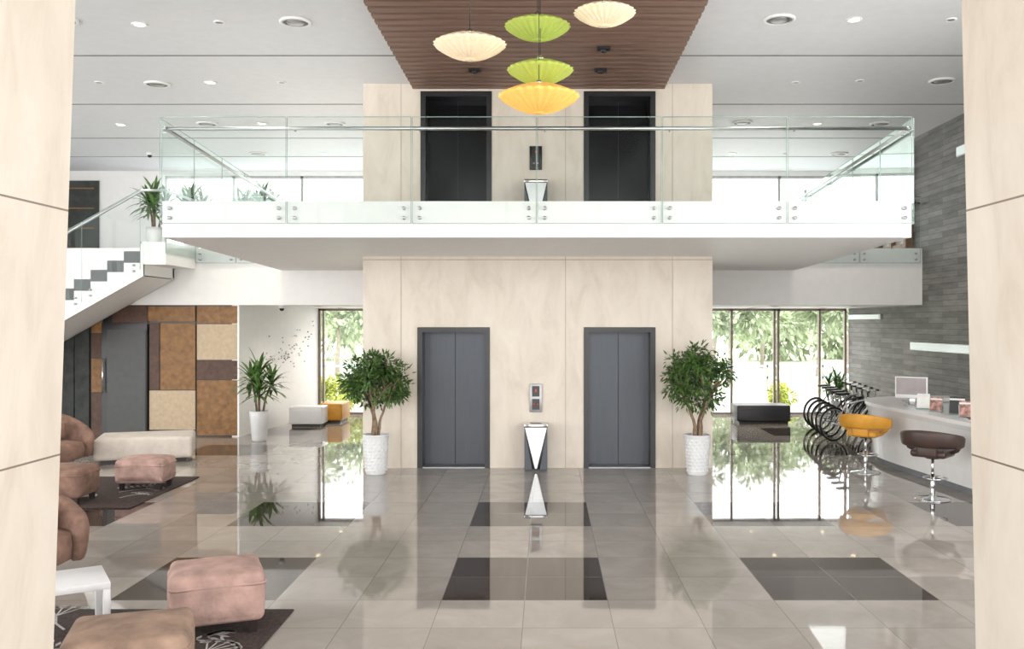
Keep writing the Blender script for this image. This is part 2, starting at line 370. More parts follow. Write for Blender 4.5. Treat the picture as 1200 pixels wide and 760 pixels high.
# lift core
XA, XB = -2.93, 2.66
D1 = (-2.06, -0.90); D2 = (0.60, 1.75); D3 = (-2.01, -0.87); H1 = 2.25; H2 = 6.02
b = MB()
def wallpiece(x0, x1, z0, z1): b.box((x0, YE, z0), (x1, YE+0.4, z1), 'cream')
for (da, db, z0, z1, zh) in ((D1, D2, 0, F2, H1), (D3, D2, F2, CZ, H2)):
    wallpiece(XA, da[0], z0, z1); wallpiece(da[1], db[0], z0, z1); wallpiece(db[1], XB, z0, z1)
    wallpiece(da[0], da[1], zh, z1); wallpiece(db[0], db[1], zh, z1)
b.box((XA, YE+0.4, 0), (XA+0.2, 18.3, CZ), 'cream'); b.box((XB-0.2, YE+0.4, 0), (XB, 18.3, CZ), 'cream'); b.box((XA, 18.1, 0), (XB, 18.3, CZ), 'cream')
for x in (-2.32, 0.31, 2.02): b.box((x-0.005, YE-0.003, 0), (x+0.005, YE, Z0), 'joint'); b.box((x-0.005, YE-0.003, F2), (x+0.005, YE, CZ), 'joint')
b.box((XA, YE-0.003, 3.32), (XB, YE, 3.335), 'joint')
b.obj('wall_lift_core')
def lift(name, d, z0, z1, km):
    b = MB(); f = 0.08; e = 0.002; d = (d[0]+e, d[1]-e); z1 -= e; z0 += e
    b.box((d[0], YE-0.015, z0), (d[0]+f, YE+0.35, z1), 'black'); b.box((d[1]-f, YE-0.015, z0), (d[1], YE+0.35, z1), 'black')
    b.box((d[0]+f, YE-0.015, z1-f), (d[1]-f, YE+0.35, z1), 'black')
    xm = (d[0]+d[1])/2
    b.box((d[0]+f, YE+0.3, z0), (xm-0.004, YE+0.34, z1-f), km); b.box((xm+0.004, YE+0.3, z0), (d[1]-f, YE+0.34, z1-f), km)
    b.box((d[0]+f, YE+0.351, z0), (d[1]-f, YE+0.38, z1), 'black')
    b.box((d[0]+f, YE+0.0, z0), (d[1]-f, YE+0.3, z0+0.012), 'dsteel')
    return b.obj(name)
lift('door_1', D1, 0, H1, 'doorm'); lift('door_2', D2, 0, H1, 'doorm')
lift('door_3', D3, F2, H2, 'doorb'); lift('door_4', D2, F2, H2, 'doorb')
def callpanel(z, big):
    b = MB(); x = -0.165; h = 0.225 if big else 0.19
    b.rbox((x, YE-0.016, z), (0.2, 0.03, h*2), 0.008, 'dsteel' if big else 'black', seg=2)
    b.box((x-0.06, YE-0.034, z+h*0.10), (x+0.06, YE-0.028, z+h*0.85), 'black')
    b.box((x-0.01, YE-0.037, z+h*0.42), (x+0.014, YE-0.033, z+h*0.62), 'red')
    b.box((x-0.06, YE-0.034, z-h*0.82), (x+0.06, YE-0.031, z-h*0.06), 'black')
    for q in (-0.03, 0.03): b.lathe((0, 0, 0), [(0.014, 0), (0.014, 0.008)], 'red' if big else 'steel', 12, Matrix.Translation((x+q, YE-0.034, z-h*0.45)) @ Matrix.Rotation(math.pi/2, 4, 'X'))
    return b.obj('lift_call_panel')
callpanel(1.12, True); callpanel(4.95, False)
def bin_(z0):
    b = MB(); w, dp, h = 0.19, 0.14, 0.72; x = -0.16; y = YE-0.18
    b.box((x-w+0.02, y-dp, z0), (x+w-0.02, y+dp, z0+0.03), 'black')
    b.rbox((x, y, z0+h/2+0.01), (2*w-0.02, 2*dp, h-0.05), 0.01, 'black', seg=2)
    b.rbox((x, y, z0+h-0.01), (2*w, 2*dp+0.02, 0.05), 0.01, 'chrome', seg=2)
    b.add([(x-w+0.02, y-dp-0.006, z0+h-0.04), (x+w-0.02, y-dp-0.006, z0+h-0.04), (x+0.015, y-dp-0.006, z0+0.04), (x-0.015, y-dp-0.006, z0+0.04)], [(0, 1, 2, 3)], 'steel')
    b.add([(x-w+0.012, y-dp-0.004, z0+h-0.06), (x-w+0.012, y-dp-0.004, z0+0.03), (x-0.06, y-dp-0.004, z0+0.03)], [(0, 1, 2)], 'doorm')
    b.add([(x+w-0.012, y-dp-0.004, z0+h-0.06), (x+w-0.012, y-dp-0.004, z0+0.03), (x+0.06, y-dp-0.004, z0+0.03)], [(0, 1, 2)], 'doorm')
    b.box((x-0.09, y-0.06, z0+h+0.015), (x+0.09, y+0.06, z0+h+0.02), 'black')
    return b.obj('waste_bin')
bin_(0); bin_(F2)

# columns
def column(name, xi, sgn, slope):
    b = MB(); y0, y1 = 3.7, 5.1; xo = xi+sgn*1.2
    f = lambda z: xi + slope*(z-2.32)
    vs = [(f(0), y0, 0), (f(0), y1, 0), (xo, y1, 0), (xo, y0, 0), (f(CZ), y0, CZ), (f(CZ), y1, CZ), (xo, y1, CZ), (xo, y0, CZ)]
    b.add(vs, [(0, 1, 2, 3), (4, 5, 6, 7), (0, 1, 5, 4), (1, 2, 6, 5), (2, 3, 7, 6), (3, 0, 4, 7)], 'column')
    return b.obj(name)
column('stone_column', -2.69, -1, 0.034); column('stone_column', 2.36, 1, -0.022)

# ------------------------------------------------------------------ glass railings
def railing(name, p0, p1, zb, zt, zr, npan, off):
    b = MB(); p0 = Vector((p0[0], p0[1], 0)); p1 = Vector((p1[0], p1[1], 0)); o = Vector((off[0], off[1], 0))*0.035
    d = (p1-p0); L = d.length; d.normalize()
    for i in range(npan):
        a = p0+d*(L*i/npan+0.008)+o; c = p0+d*(L*(i+1)/npan-0.008)+o
        z = Vector((0, 0, 1))
        b.add([a+z*zb, c+z*zb, c+z*zt, a+z*zt], [(0, 1, 2, 3)], 'glass')
        b.tube([a+z*zt, c+z*zt], 0.005, 'gedge', 4); b.tube([a+z*zb, a+z*zt], 0.004, 'gedge', 4); b.tube([c+z*zb, c+z*zt], 0.004, 'gedge', 4)
        b.tube([a+z*zb, c+z*zb], 0.004, 'gedge', 4)
        for q in (a+d*0.09, c-d*0.09):
            for zz in (zb+0.07, zb+0.19):
                b.tube([q+z*zz-o, q+z*zz+o*0.6], 0.022, 'steel', 10)
        qq = a+d*0.09
        b.tube([qq+z*(zr-0.04), qq-o*1.8+z*(zr-0.04), qq-o*1.8+z*zr], 0.008, 'steel', 6)
    b.tube([p0-o*0.8+Vector((0, 0, zr)), p1-o*0.8+Vector((0, 0, zr))], 0.024, 'steel', 10)
    return b.obj(name, fix=False)
GB, GT, HR = 3.55, 4.87, 4.74
railing('glass_railing', bl, br_, GB, GT, HR, 6, (0, -1))
railing('glass_railing', bl, (-5.34, 18.42), GB, GT, HR, 5, (-1, 0))
railing('glass_railing', br_, (5.0, 18.42), GB, GT, HR, 5, (1, 0))
railing('glass_railing', (-7.1, YG), (-5.45, YG), 3.53, GT, HR, 2, (0, -1))
railing('glass_railing', (5.1, YG), (7.58, YG), 3.53, GT, HR, 2, (0, -1))

# ------------------------------------------------------------------ staircase
b = MB(); ns = 22; rise = F2/ns; run = 0.31; xs = -7.55; y0, y1 = 17.05, 18.45
b.box((xs, y0, F2-0.42), (-7.1, YG, F2), 'white')
for i in range(1, ns):
    x1 = xs-run*(i-1); z = F2-rise*i
    b.box((x1-run-0.01, y0+0.002, max(0.0, z-rise*1.7)), (x1, y1-0.06, z), 'tread')
    b.box((x1-0.03, y0+0.004, z), (x1, y1-0.06, z+rise-0.001), 'tread')
xe = xs-run*(ns-1); ze = rise; BO = 0.66; xb0 = xs-(F2-BO)/(rise/run)
for yy in (y0-0.012, y1-0.06):
    pl = [(xs+0.03, F2-BO+0.02), (xs+0.03, F2-0.02), (xs-0.02, F2-0.02)]
    for i in range(1, ns): pl += [(xs-run*(i-1)-0.02, F2-rise*(i+1.25)), (xs-run*i-0.02, F2-rise*(i+1.25))]
    pl = [(x, max(z, 0.0)) for x, z in pl]+[(xb0, 0.0)]
    n = len(pl); vs = [(x, yy, z) for x, z in pl]+[(x, yy+0.06, z) for x, z in pl]
    fs = [(i, (i+1) % n, n+(i+1) % n, n+i) for i in range(n)]
    b.add(vs, fs+[list(range(n)), list(range(n, 2*n))], 'white')
vs = [(xs+0.03, y0, F2-BO+0.02), (xs+0.03, y1, F2-BO+0.02), (xb0, y1, 0.0), (xb0, y0, 0.0)]
b.add(vs, [(0, 1, 2, 3)], 'white')
b.box((xs-0.02, y0, F2-BO+0.04), (xs+0.03, y1, F2-0.02), 'white')
yy = y0-0.05
npn = 6; Lx = run*(ns-1)
for i in range(npn):
    xa = xs-Lx*i/npn-0.01; xb = xs-Lx*(i+1)/npn+0.01
    za = F2-rise*(xs-xa)/run; zb_ = F2-rise*(xs-xb)/run
    b.add([(xa, yy, za-0.52), (xb, yy, max(0.0, zb_-0.52)), (xb, yy, zb_+0.98), (xa, yy, za+0.98)], [(0, 1, 2, 3)], 'glass')
    b.tube([(xa, yy, za+0.98), (xb, yy, zb_+0.98)], 0.007, 'gedge', 4); b.tube([(xa, yy, za-0.52), (xa, yy, za+0.98)], 0.005, 'gedge', 4)
    for fx in (0.12, 0.88):
        xq = xa+(xb-xa)*fx; zq = za+(zb_-za)*fx
        for k in (-0.36, -0.47): b.tube([(xq, yy-0.015, max(0.02, zq+k)), (xq, yy+0.04, max(0.02, zq+k))], 0.022, 'steel', 10)
b.add([(xs, yy, F2-0.35), (-7.1, yy, F2-0.35), (-7.1, yy, F2+1.04), (xs, yy, F2+1.04)], [(0, 1, 2, 3)], 'glass')
b.tube([(-7.12, YG-0.1, HR+0.05), (-7.12, yy+0.06, HR+0.05), (xs, yy+0.06, HR+0.05), (xe, yy+0.06, 0.95+rise)], 0.024, 'steel', 8)
b.add([(-7.08, yy, F2-0.22), (-7.08, YG-0.05, F2-0.22), (-7.08, YG-0.05, GT), (-7.08, yy, GT)], [(0, 1, 2, 3)], 'glass')
b.tube([(-7.08, yy, F2-0.22), (-7.08, yy, GT+0.03)], 0.006, 'gedge', 4)
b.obj('staircase', fix=False)

# ------------------------------------------------------------------ brown panelled wall + white side wall
b = MB(); b.box((XL, 18.62, 0), (-6.24, 18.8, 2.68), 'black')
def pan(x0, x1, z0, z1, k, y=18.57): b.box((x0+0.008, y, z0+0.008), (x1-0.008, 18.63, z1-0.008), k)
for i in range(22): pan(-16+i*0.305, -16+(i+1)*0.305, 0, 2.68, 'char', 18.55+0.02*(i % 2))
for z0, z1, k in ((0.9, 1.6, 'ochre'), (1.6, 2.1, 'choc'), (2.1, 2.4, 'ochre'), (2.4, 2.66, 'choc'), (0.0, 0.9, 'choc')): pan(-9.26, -9.03, z0, z1, k)
pan(-8.83, -8.1, 2.32, 2.67, 'choc'); pan(-8.1, -7.13, 2.34, 2.66, 'ochre', 18.56)
pan(-8.08, -7.86, 0.95, 2.32, 'choc'); pan(-7.86, -7.13, 0.95, 2.32, 'ochre'); pan(-8.08, -7.13, 0.14, 0.95, 'beige')
pan(-7.11, -6.26, 2.30, 2.67, 'ochre'); pan(-7.11, -6.26, 1.56, 2.30, 'beige'); pan(-7.11, -6.26, 1.16, 1.56, 'choc'); pan(-7.11, -6.26, 0.02, 1.16, 'ochre')
b.obj('wall_left_panelled')
b = MB(); b.box((-8.9, 18.51, 0.1), (-8.12, 18.545, 2.18), 'doorl'); b.box((-9.02, 18.53, 0), (-8.1, 18.565, 2.3), 'black')
b.tube([(-8.97, 18.46, 0.9), (-8.97, 18.46, 1.6)], 0.015, 'chrome', 8); b.tube([(-8.97, 18.46, 1.0), (-8.97, 18.54, 1.0)], 0.01, 'chrome'); b.tube([(-8.97, 18.46, 1.5), (-8.97, 18.54, 1.5)], 0.01, 'chrome')
b.obj('door_5')
b = MB(); prism(b, [(-6.24, 18.56), (-5.74, YB), (-5.9, YB), (-6.4, 18.6)], 0, 2.68, 'white'); b.obj('wall_left_inner')
b = MB()
for i in range(75):
    t = random.random(); t2 = random.gauss(0, 0.22)
    y = 19.6+3.0*t; z = 1.35+0.6*t+t2; x = -6.24+0.5*(y-18.56)/4.44+0.012; s = 0.032
    b.add([(x, y, z), (x+0.03, y-s, z+s*0.8), (x+0.03, y-s*0.9, z-s*0.3)], [(0, 1, 2)], 'steel'); b.add([(x, y, z), (x+0.03, y+s, z+s*0.8), (x+0.03, y+s*0.9, z-s*0.3)], [(0, 1, 2)], 'steel')
b.obj('butterfly_wall_decoration', fix=False)

b = MB(); b.box((XR-0.05, 16.3, 1.76), (XR, 19.0, 1.92), 'steel'); b.box((XR-0.055, 16.35, 1.78), (XR-0.045, 18.95, 1.90), 'lightw'); b.obj('lit_wall_shelf')
b = MB(); b.box((XR-0.05, 20.7, 2.40), (XR, 22.9, 2.52), 'steel'); b.box((XR-0.055, 20.8, 2.42), (XR-0.045, 22.85, 2.50), 'lightw'); b.obj('lit_wall_shelf')
b = MB()
for y in (18.95, 19.75, 20.5): b.box((XR-0.16, y, F2), (XR-0.005, y+0.13, 5.95), 'wood')
b.box((XR-0.16, 18.95, 5.80), (XR-0.005, 20.63, 5.95), 'wood'); b.box((XR-0.14, 19.0, 4.85), (XR-0.005, 20.6, 4.95), 'wood'); b.box((XR-0.14, 19.0, F2), (XR-0.005, 20.6, F2+0.15), 'wood'); b.box((XR-0.06, 19.1, F2), (XR-0.02, 20.5, 5.83), 'doorpane')
b.obj('door_6')
b = MB(); b.box((XR-0.03, 16.4, 5.4), (XR-0.02, 16.9, 5.55), 'lightw'); b.box((XR-0.02, 16.38, 5.38), (XR-0.001, 16.92, 5.57), 'steel'); b.obj('exit_sign')

# ------------------------------------------------------------------ ceiling fixtures
def vent(x, y, r=0.2):
    b = MB(); c = CZ-0.001
    b.lathe((x, y, c), [(r, 0), (r, -0.02), (r*0.82, -0.03), (r*0.8, -0.005), (0.0, -0.005)], 'white', 28)
    b.lathe((x, y, c-0.008), [(r*0.80, 0.002), (r*0.80, -0.008), (r*0.60, -0.008), (r*0.60, 0.0)], 'groove', 24)
    b.lathe((x, y, c-0.01), [(r*0.6, 0), (r*0.5, -0.02), (0.0, -0.02)], 'dsteel', 24)
    b.obj('ceiling_air_diffuser', fix=True)
for x, y in ((-3.18, 11.58), (-6.22, 14.6), (2.93, 11.48), (6.24, 14.4), (-4.05, 17.5), (3.74, 17.4), (-6.5, 17.5), (6.4, 17.5), (-6.5, 20.6), (6.6, 20.6), (-6.1, 11.5)): vent(x, y)
def dl(x, y, on=True, r=0.1, z=CZ-0.001, e=130):
    b = MB(); b.lathe((x, y, z), [(r, 0), (r, -0.012), (r*0.75, -0.015), (r*0.72, -0.004), (0, -0.004)], 'white', 20)
    b.lathe((x, y, z-0.006), [(r*0.7, 0), (r*0.68, -0.004), (0, -0.004)], 'light' if on else 'dsteel', 18)
    b.obj('recessed_downlight')
    if on:
        l = bpy.data.lights.new('downlight_bulb', 'SPOT'); l.energy = e; l.spot_size = 2.4; l.spot_blend = 0.8; l.color = (1, 0.90, 0.76); l.shadow_soft_size = 0.08
        o = bpy.data.objects.new('downlight_bulb', l); scene.collection.objects.link(o); o.location = (x, y, z-0.06)
for x, y in ((-5.2, 11.68), (-5.33, 14.5), (3.88, 11.5), (-5.45, 17.5), (5.2, 17.5), (-5.0, 20.6), (4.2, 20.6), (-8.2, 17.6)): dl(x, y)
for x, y in ((-7.5, 20.8), (-4.9, 19.6), (-4.9, 21.8), (4.9, 19.6), (4.9, 21.8), (6.6, 19.6), (6.6, 21.8)): dl(x, y, True, 0.08, 2.679, 55)  # downlights added under the gallery to brighten the dark back
for x, y in ((-4.15, 11.6), (-7.1, 14.5), (3.96, 14.5), (2.9, 17.5), (5.1, 11.5), (-3.0, 20.6), (5.4, 20.6), (4.95, 14.4), (-4.2, 14.5)): dl(x, y, False, 0.07)
for x, y in ((-1.05, 13.45), (0.8, 13.45), (0.78, 12.4)): 
    b = MB(); b.box((x-0.09, y-0.06, CZ-0.12), (x+0.09, y+0.06, CZ-0.086), 'black'); b.lathe((x, y, CZ-0.15), [(0.04, 0), (0.05, 0.04)], 'black', 14); b.obj('ceiling_spotlight')
def dome(x, y, z):
    b = MB(); b.lathe((x, y, z), [(0.07, 0), (0.07, -0.05), (0.055, -0.06)], 'white', 18); b.lathe((x, y, z-0.06), [(0.05, 0), (0.045, -0.03), (0.025, -0.05), (0, -0.055)], 'black', 18); b.obj('dome_security_camera')
dome(-8.9, 20.5, CZ-0.001); dome(-5.5, 19.0, 2.679)

# ------------------------------------------------------------------ pendant lamps
def pendant(x, y, z, R, k):
    b = MB(); n = 144; pr = []
    H = R*0.42
    for i in range(15):
        t = i/14; pr.append((R*(0.04+0.96*t), -H*(1-t**2.0)*0.95))
    for i in range(1, 15):
        t = 1-i/14; pr.append((R*(0.05+0.95*t), H*(1-t**1.5)*0.75))
    vs = []; fs = []
    for (r, zz) in pr:
        for j in range(n):
            a = 2*math.pi*j/n; s = r/R
            w = math.cos(a*24)*0.035*R*s*(1.25-s) + math.cos(a*72)*0.006*R*s
            rr = r*(1+0.025*s*s*math.cos(a*24))
            sg = -1 if zz < 0 else 1
            vs.append((x+rr*math.cos(a), y+rr*math.sin(a), z+zz+sg*w))
    for i in range(len(pr)-1):
        for j in range(n): fs.append((i*n+j, i*n+(j+1) % n, (i+1)*n+(j+1) % n, (i+1)*n+j))
    b.add(vs, fs, k, True)
    b.lathe((x, y, z-H*0.96), [(0, -0.012), (0.05, -0.012), (0.055, 0), (0.04, 0.01)], k, 20)
    b.lathe((x, y, z+H*0.72), [(0.05, 0), (0.05, 0.02), (0.012, 0.05)], 'chrome', 14)
    for j in range(24):
        a = 2*math.pi*j/24; pts = [(x+r*math.cos(a)*1.0, y+r*math.sin(a), z+zz-0.001-0.03*R*(r/R)*(1.25-r/R)) for r, zz in pr[:15:2]]
        b.tube(pts, 0.0025, k, 4)
    b.tube([(x, y, z+H*0.75), (x, y, CZ-0.09)], 0.004, 'black', 6)
    b.lathe((x, y, CZ-0.14), [(0.05, 0), (0.05, 0.05)], 'white', 14)
    return b.obj('pendant_lamp')
pendant(-0.76, 9.1, 5.09, 0.36, 'lampw')
pendant(-0.09, 9.5, 5.40, 0.34, 'lampg')
pendant(0.59, 9.2, 5.44, 0.31, 'lampw')
pendant(-0.06, 9.3, 4.89, 0.335, 'lampg')
pendant(-0.07, 9.0, 4.55, 0.395, 'lampy')

# ------------------------------------------------------------------ plants
def ficus(x, y, zbot, H, R, rz):
    b = MB(); ph = 0.61
    prof = [(0.145, 0), (0.15, 0.01)]+[(0.15+0.05*t/10+0.004*(t % 2), 0.01+0.58*t/10) for t in range(1, 11)]+[(0.205, 0.595), (0.205, ph), (0.18, ph), (0.178, 0.56), (0, 0.56)]
    b.lathe((x, y, 0), prof[:-1], 'pot', 32); b.lathe((x, y, 0.555), [(0.18, 0), (0, 0.01)], 'soil', 24)
    for ring in range(10):
        for j in range(16):
            a = 2*math.pi*(j+0.5*(ring % 2))/16; zz = 0.06+ring*0.052; r = 0.152+0.05*zz/0.6
            c = Vector((x+r*math.cos(a), y+r*math.sin(a), zz)); tn = Vector((-math.sin(a), math.cos(a), 0)); nn = Vector((math.cos(a), math.sin(a), 0))
            q = [c+tn*0.026, c+Vector((0, 0, 0.027)), c-tn*0.026, c-Vector((0, 0, 0.027))]; tip = c+nn*0.014
            b.add(q+[tip], [(0, 1, 4), (1, 2, 4), (2, 3, 4), (3, 0, 4)], 'pot')
    for kx in range(5):
        a = rz+kx*2*math.pi/5; pts = []
        for i in range(11):
            t = i/10; sp = 0.05+0.42*R*max(0, t-0.25)**1.2*2.2
            aa = a+1.8*t*(1 if kx % 2 else -1)*(1-t*0.6)
            pts.append((x+sp*math.cos(aa)+0.01*random.uniform(-1, 1), y+sp*math.sin(aa)*0.8, 0.55+(H-0.25-0.55)*t*0.8))
        b.tube(pts, [0.026*(1-0.6*i/10) for i in range(11)], 'bark', 7)
        for q in range(3):
            e = Vector(pts[-3])+Vector((random.uniform(-1, 1)*R*0.6, random.uniform(-1, 0.5)*R*0.6, random.uniform(0.1, 0.35)))
            b.tube([pts[7], (Vector(pts[7])+e)/2+Vector((0, 0, 0.03)), e], [0.013, 0.009, 0.005], 'bark', 5)
    zc = (H+zbot)/2; hz = (H-zbot)/2
    clumps = []
    for i in range(54):
        u = random.uniform(-0.95, 1); th = random.uniform(0, 2*math.pi); rr = math.sqrt(max(0, 1-u*u))*(0.84+random.uniform(-0.2, 0.14))
        clumps.append((Vector((x+R*1.08*rr*math.cos(th), y+R*0.9*rr*math.sin(th), zc+hz*u*0.9)), random.uniform(0.10, 0.16)))
    for i in range(14): clumps.append((Vector((x+random.uniform(-.5, .5)*R, y+random.uniform(-.5, .5)*R, zc+random.uniform(-0.3, .6)*hz)), 0.16))
    for c, cr2 in clumps:
        for i in range(48):
            d = Vector((random.gauss(0, 1), random.gauss(0, 1), random.gauss(0, 1))).normalized(); p = c+d*cr2*random.uniform(0.3, 1)
            out = (d+Vector((0, 0, random.uniform(-0.9, 0.3)))).normalized(); nrm = Vector((random.gauss(0, .6), random.gauss(0, .6), 1)).normalized()
            p.y = min(p.y, YE-0.12)
            b.sleaf(p, out, nrm, random.uniform(0.07, 0.115), 0.034, 'leaf')
    return b.obj('potted_ficus_tree', fix=False)
ficus(-2.62, 14.05, 1.06, 1.80, 0.44, 0.3)
ficus(2.32, 14.0, 1.02, 1.95, 0.45, 1.4)
def dracaena(x, y, z0, H, s=1.0, name='potted_dracaena'):
    b = MB(); b.lathe((x, y, z0), [(0.11*s, 0), (0.13*s, 0.03), (0.17*s, 0.45*s), (0.175*s, 0.55*s), (0.155*s, 0.55*s), (0.15*s, 0.5*s)], 'pot', 28); b.lathe((x, y, z0+0.49*s), [(0.152*s, 0), (0, 0.01)], 'soil', 20)
    for i, (dx, dy, hh) in enumerate(((0, 0, 1.0), (0.09, 0.04, 0.75), (-0.08, 0.05, 0.86), (0.02, -0.08, 0.62))):
        top = z0+0.5*s+(H-0.5*s)*0.62*hh
        px, py = x+dx*2.2*s, y+dy*2.2*s
        b.tube([(x+dx*s*0.6, y+dy*s*0.6, z0+0.45*s), ((x+px)/2, (y+py)/2, (z0+0.5*s+top)/2), (px, py, top)], 0.02*s, 'bark', 7)
        for j in range(34):
            a = j*2.4+i; el = 0.1+1.25*(j/34)
            b.leaf((px, py, top-0.14+0.2*j/34), (math.cos(a)*math.cos(el), math.sin(a)*math.cos(el), math.sin(el)), random.uniform(0.36, 0.52)*s, 0.06*s, 'leaf2', droop=random.uniform(0.7, 1.3))
    return b.obj(name, fix=False)
dracaena(-5.64, 17.95, 0, 1.78, 1.08)
dracaena(-8.7, 20.3, F2, 1.75, 1.1, 'potted_palm'); dracaena(-8.0, 20.6, F2, 1.65, 1.1, 'potted_palm')
dracaena(-6.9, 21.0, F2, 1.6, 1.1, 'potted_palm'); dracaena(-6.3, 20.4, F2, 1.75, 1.0, 'potted_palm'); dracaena(6.95, 21.9, 0, 1.2, 0.8)

# ------------------------------------------------------------------ seating, left lounge
def ottoman(name, x, y, w, d, h, rz, k, leg=0.09):
    b = MB(); T = None
    b.rbox((0, 0, leg+(h-leg)/2), (w, d, h-leg), 0.055, k, None, 4, puff=0.03)
    a, c = w/2+0.004, d/2+0.004; r = 0.05; pts = []; zz = h-0.085
    for cx, cy, a0 in ((a-r, c-r, 0), (-a+r, c-r, math.pi/2), (-a+r, -c+r, math.pi), (a-r, -c+r, 1.5*math.pi)):
        for q in range(4): pts.append((cx+r*math.cos(a0+q*math.pi/6), cy+r*math.sin(a0+q*math.pi/6), zz))
    b.tube(pts, 0.012, k, 5, closed=True)
    for sx in (-1, 1):
        for sy in (-1, 1):
            px, py = sx*(w/2-0.08), sy*(d/2-0.08)
            b.add([(px-.025, py-.025, 0), (px+.025, py-.025, 0), (px+.025, py+.025, 0), (px-.025, py+.025, 0), (px-.035, py-.035, leg+0.03), (px+.035, py-.035, leg+0.03), (px+.035, py+.035, leg+0.03), (px-.035, py+.035, leg+0.03)],
                  [(0, 1, 2, 3), (4, 5, 6, 7), (0, 1, 5, 4), (1, 2, 6, 5), (2, 3, 7, 6), (3, 0, 4, 7)], 'darkleg')
    return b.obj(name, (x, y, 0), rz)
RT = 0.017
o = ottoman('ottoman', -2.51, 6.95, 0.66, 0.62, 0.46, math.radians(22), 'pink'); o.location.z = RT
o = ottoman('ottoman', -2.60, 5.70, 0.72, 0.64, 0.42, math.radians(18), 'brown2'); o.location.z = RT
o = ottoman('ottoman', -5.61, 12.80, 0.66, 0.55, 0.42, math.radians(3), 'pink'); o.location.z = RT
o = ottoman('ottoman', -6.22, 11.75, 0.70, 0.6, 0.46, math.radians(2), 'brown'); o.location.z = RT
b = MB(); T = Matrix.Rotation(math.radians(18), 4, 'Z')
b.rbox((0, 0, 0.25), (1.50, 1.0, 0.36), 0.05, 'creamf', T, puff=0.015, seg=3); b.box((-0.66, -0.42, 0), (0.66, 0.42, 0.08), 'darkleg', T); b.obj('upholstered_bench_ottoman', (-6.78, 15.5, 0))
def armchair(x, y, rz, k, s=1.0):
    b = MB()
    b.lathe((0, 0, 0), [(0.30*s, 0), (0.30*s, 0.02), (0.06*s, 0.05), (0.05*s, 0.16)], 'chrome', 24)
    b.lathe((0, 0, 0.15*s), [(0.25*s, 0), (0.36*s, 0.05), (0.38*s, 0.18), (0.35*s, 0.27), (0.2*s, 0.30), (0, 0.305)], k, 28)
    b.arcband((0, 0, 0.16*s), 0.40*s, 0.17*s, 0.0, lambda t: (0.36+0.30*math.sin(math.pi*t)**1.5)*s, math.radians(-20), math.radians(200), k, 30, lean=0.12)
    b.rbox((0, 0.18*s, 0.56*s), (0.40*s, 0.14*s, 0.26*s), 0.05, k, Matrix.Identity(4), 4)
    return b.obj('tub_armchair', (x, y, 0), rz)
armchair(-7.66, 14.25, math.radians(50), 'brown', 1.1)
armchair(-4.62, 8.2, math.radians(30), 'brown', 0.90)
b = MB(); h = 0.40; w = 0.275
b.rbox((0, 0, h-0.025), (2*w, 2*w, 0.05), 0.004, 'lack', seg=2)
for sx in (-1, 1):
    for sy in (-1, 1): b.rbox((sx*(w-0.025), sy*(w-0.025), (h-0.05)/2), (0.05, 0.05, h-0.05), 0.003, 'lack', seg=1)
o = b.obj('side_table', (-3.58, 6.80, RT), math.radians(32))
def rug(name, x0, x1, y0, y1, motif=True, rz=0):
    b = MB(); cx, cy = (x0+x1)/2, (y0+y1)/2; w, d = x1-x0, y1-y0
    b.rbox((0, 0, 0.008), (w, d, 0.016), 0.006, 'rug', seg=1)
    if motif:
        def umb(px, py, a, L):
            z = 0.0164
            def strip(pts, wd):
                pts = [Vector((p[0], p[1], z)) for p in pts]; vs = []
                for i, p in enumerate(pts):
                    dd = (pts[min(i+1, len(pts)-1)]-pts[max(0, i-1)]).normalized(); n = Vector((-dd.y, dd.x, 0))
                    vs += [p-n*wd/2, p+n*wd/2]
                b.add(vs, [(2*i, 2*i+1, 2*i+3, 2*i+2) for i in range(len(pts)-1)], 'rugw')
            tip = (px+math.cos(a)*L, py+math.sin(a)*L)
            strip([(px, py), (px+math.cos(a+0.15)*L*0.5, py+math.sin(a+0.15)*L*0.5), tip], 0.02)
            for i in range(7):
                aa = a-1.1+i*0.37; q = (tip[0]+math.cos(aa)*L*0.5, tip[1]+math.sin(aa)*L*0.5); strip([tip, q], 0.013)
                for j in range(5):
                    ab = aa-0.9+j*0.45; q2 = (q[0]+math.cos(ab)*L*0.13, q[1]+math.sin(ab)*L*0.13); strip([q, q2], 0.009)
                    n = 8; rr = 0.02
                    b.add([(q2[0]+rr*math.cos(2*math.pi*s/n), q2[1]+rr*math.sin(2*math.pi*s/n), z+0.0003) for s in range(n)], [list(range(n))], 'rugw')
        for px, py, a, L in ((w/2-0.62, -0.12, 0.75, 0.36), (w/2-0.42, -0.52, 1.1, 0.28), (-w/4, d/2-0.5, 2.2, 0.4), (w/2-0.3, d/2-0.75, 2.0, 0.15), (-0.1, -d/2+0.35, 1.2, 0.4)): umb(px, py, a, L)
        for px, py, a in ((w/2-0.78, 0.18, 0.6), (-0.2, 0.1, 2.6)):
            for i in range(7):
                t = i*0.08; c = (px+math.cos(a)*t, py+math.sin(a)*t)
                for sgn in (-1, 1):
                    aa = a+sgn*0.9; L = 0.10; e = (c[0]+math.cos(aa)*L, c[1]+math.sin(aa)*L); m = ((c[0]+e[0])/2, (c[1]+e[1])/2); n = (-math.sin(aa)*0.018, math.cos(aa)*0.018)
                    b.add([(c[0], c[1], 0.0166), (m[0]+n[0], m[1]+n[1], 0.0166), (e[0], e[1], 0.0166), (m[0]-n[0], m[1]-n[1], 0.0166)], [(0, 1, 2, 3)], 'rugw')
    return b.obj(name, (cx, cy, 0), rz, fix=False)
rug('patterned_rug', -4.15, -2.03, 5.2, 7.36)
rug('patterned_rug', -7.4, -5.2, 11.4, 13.7)
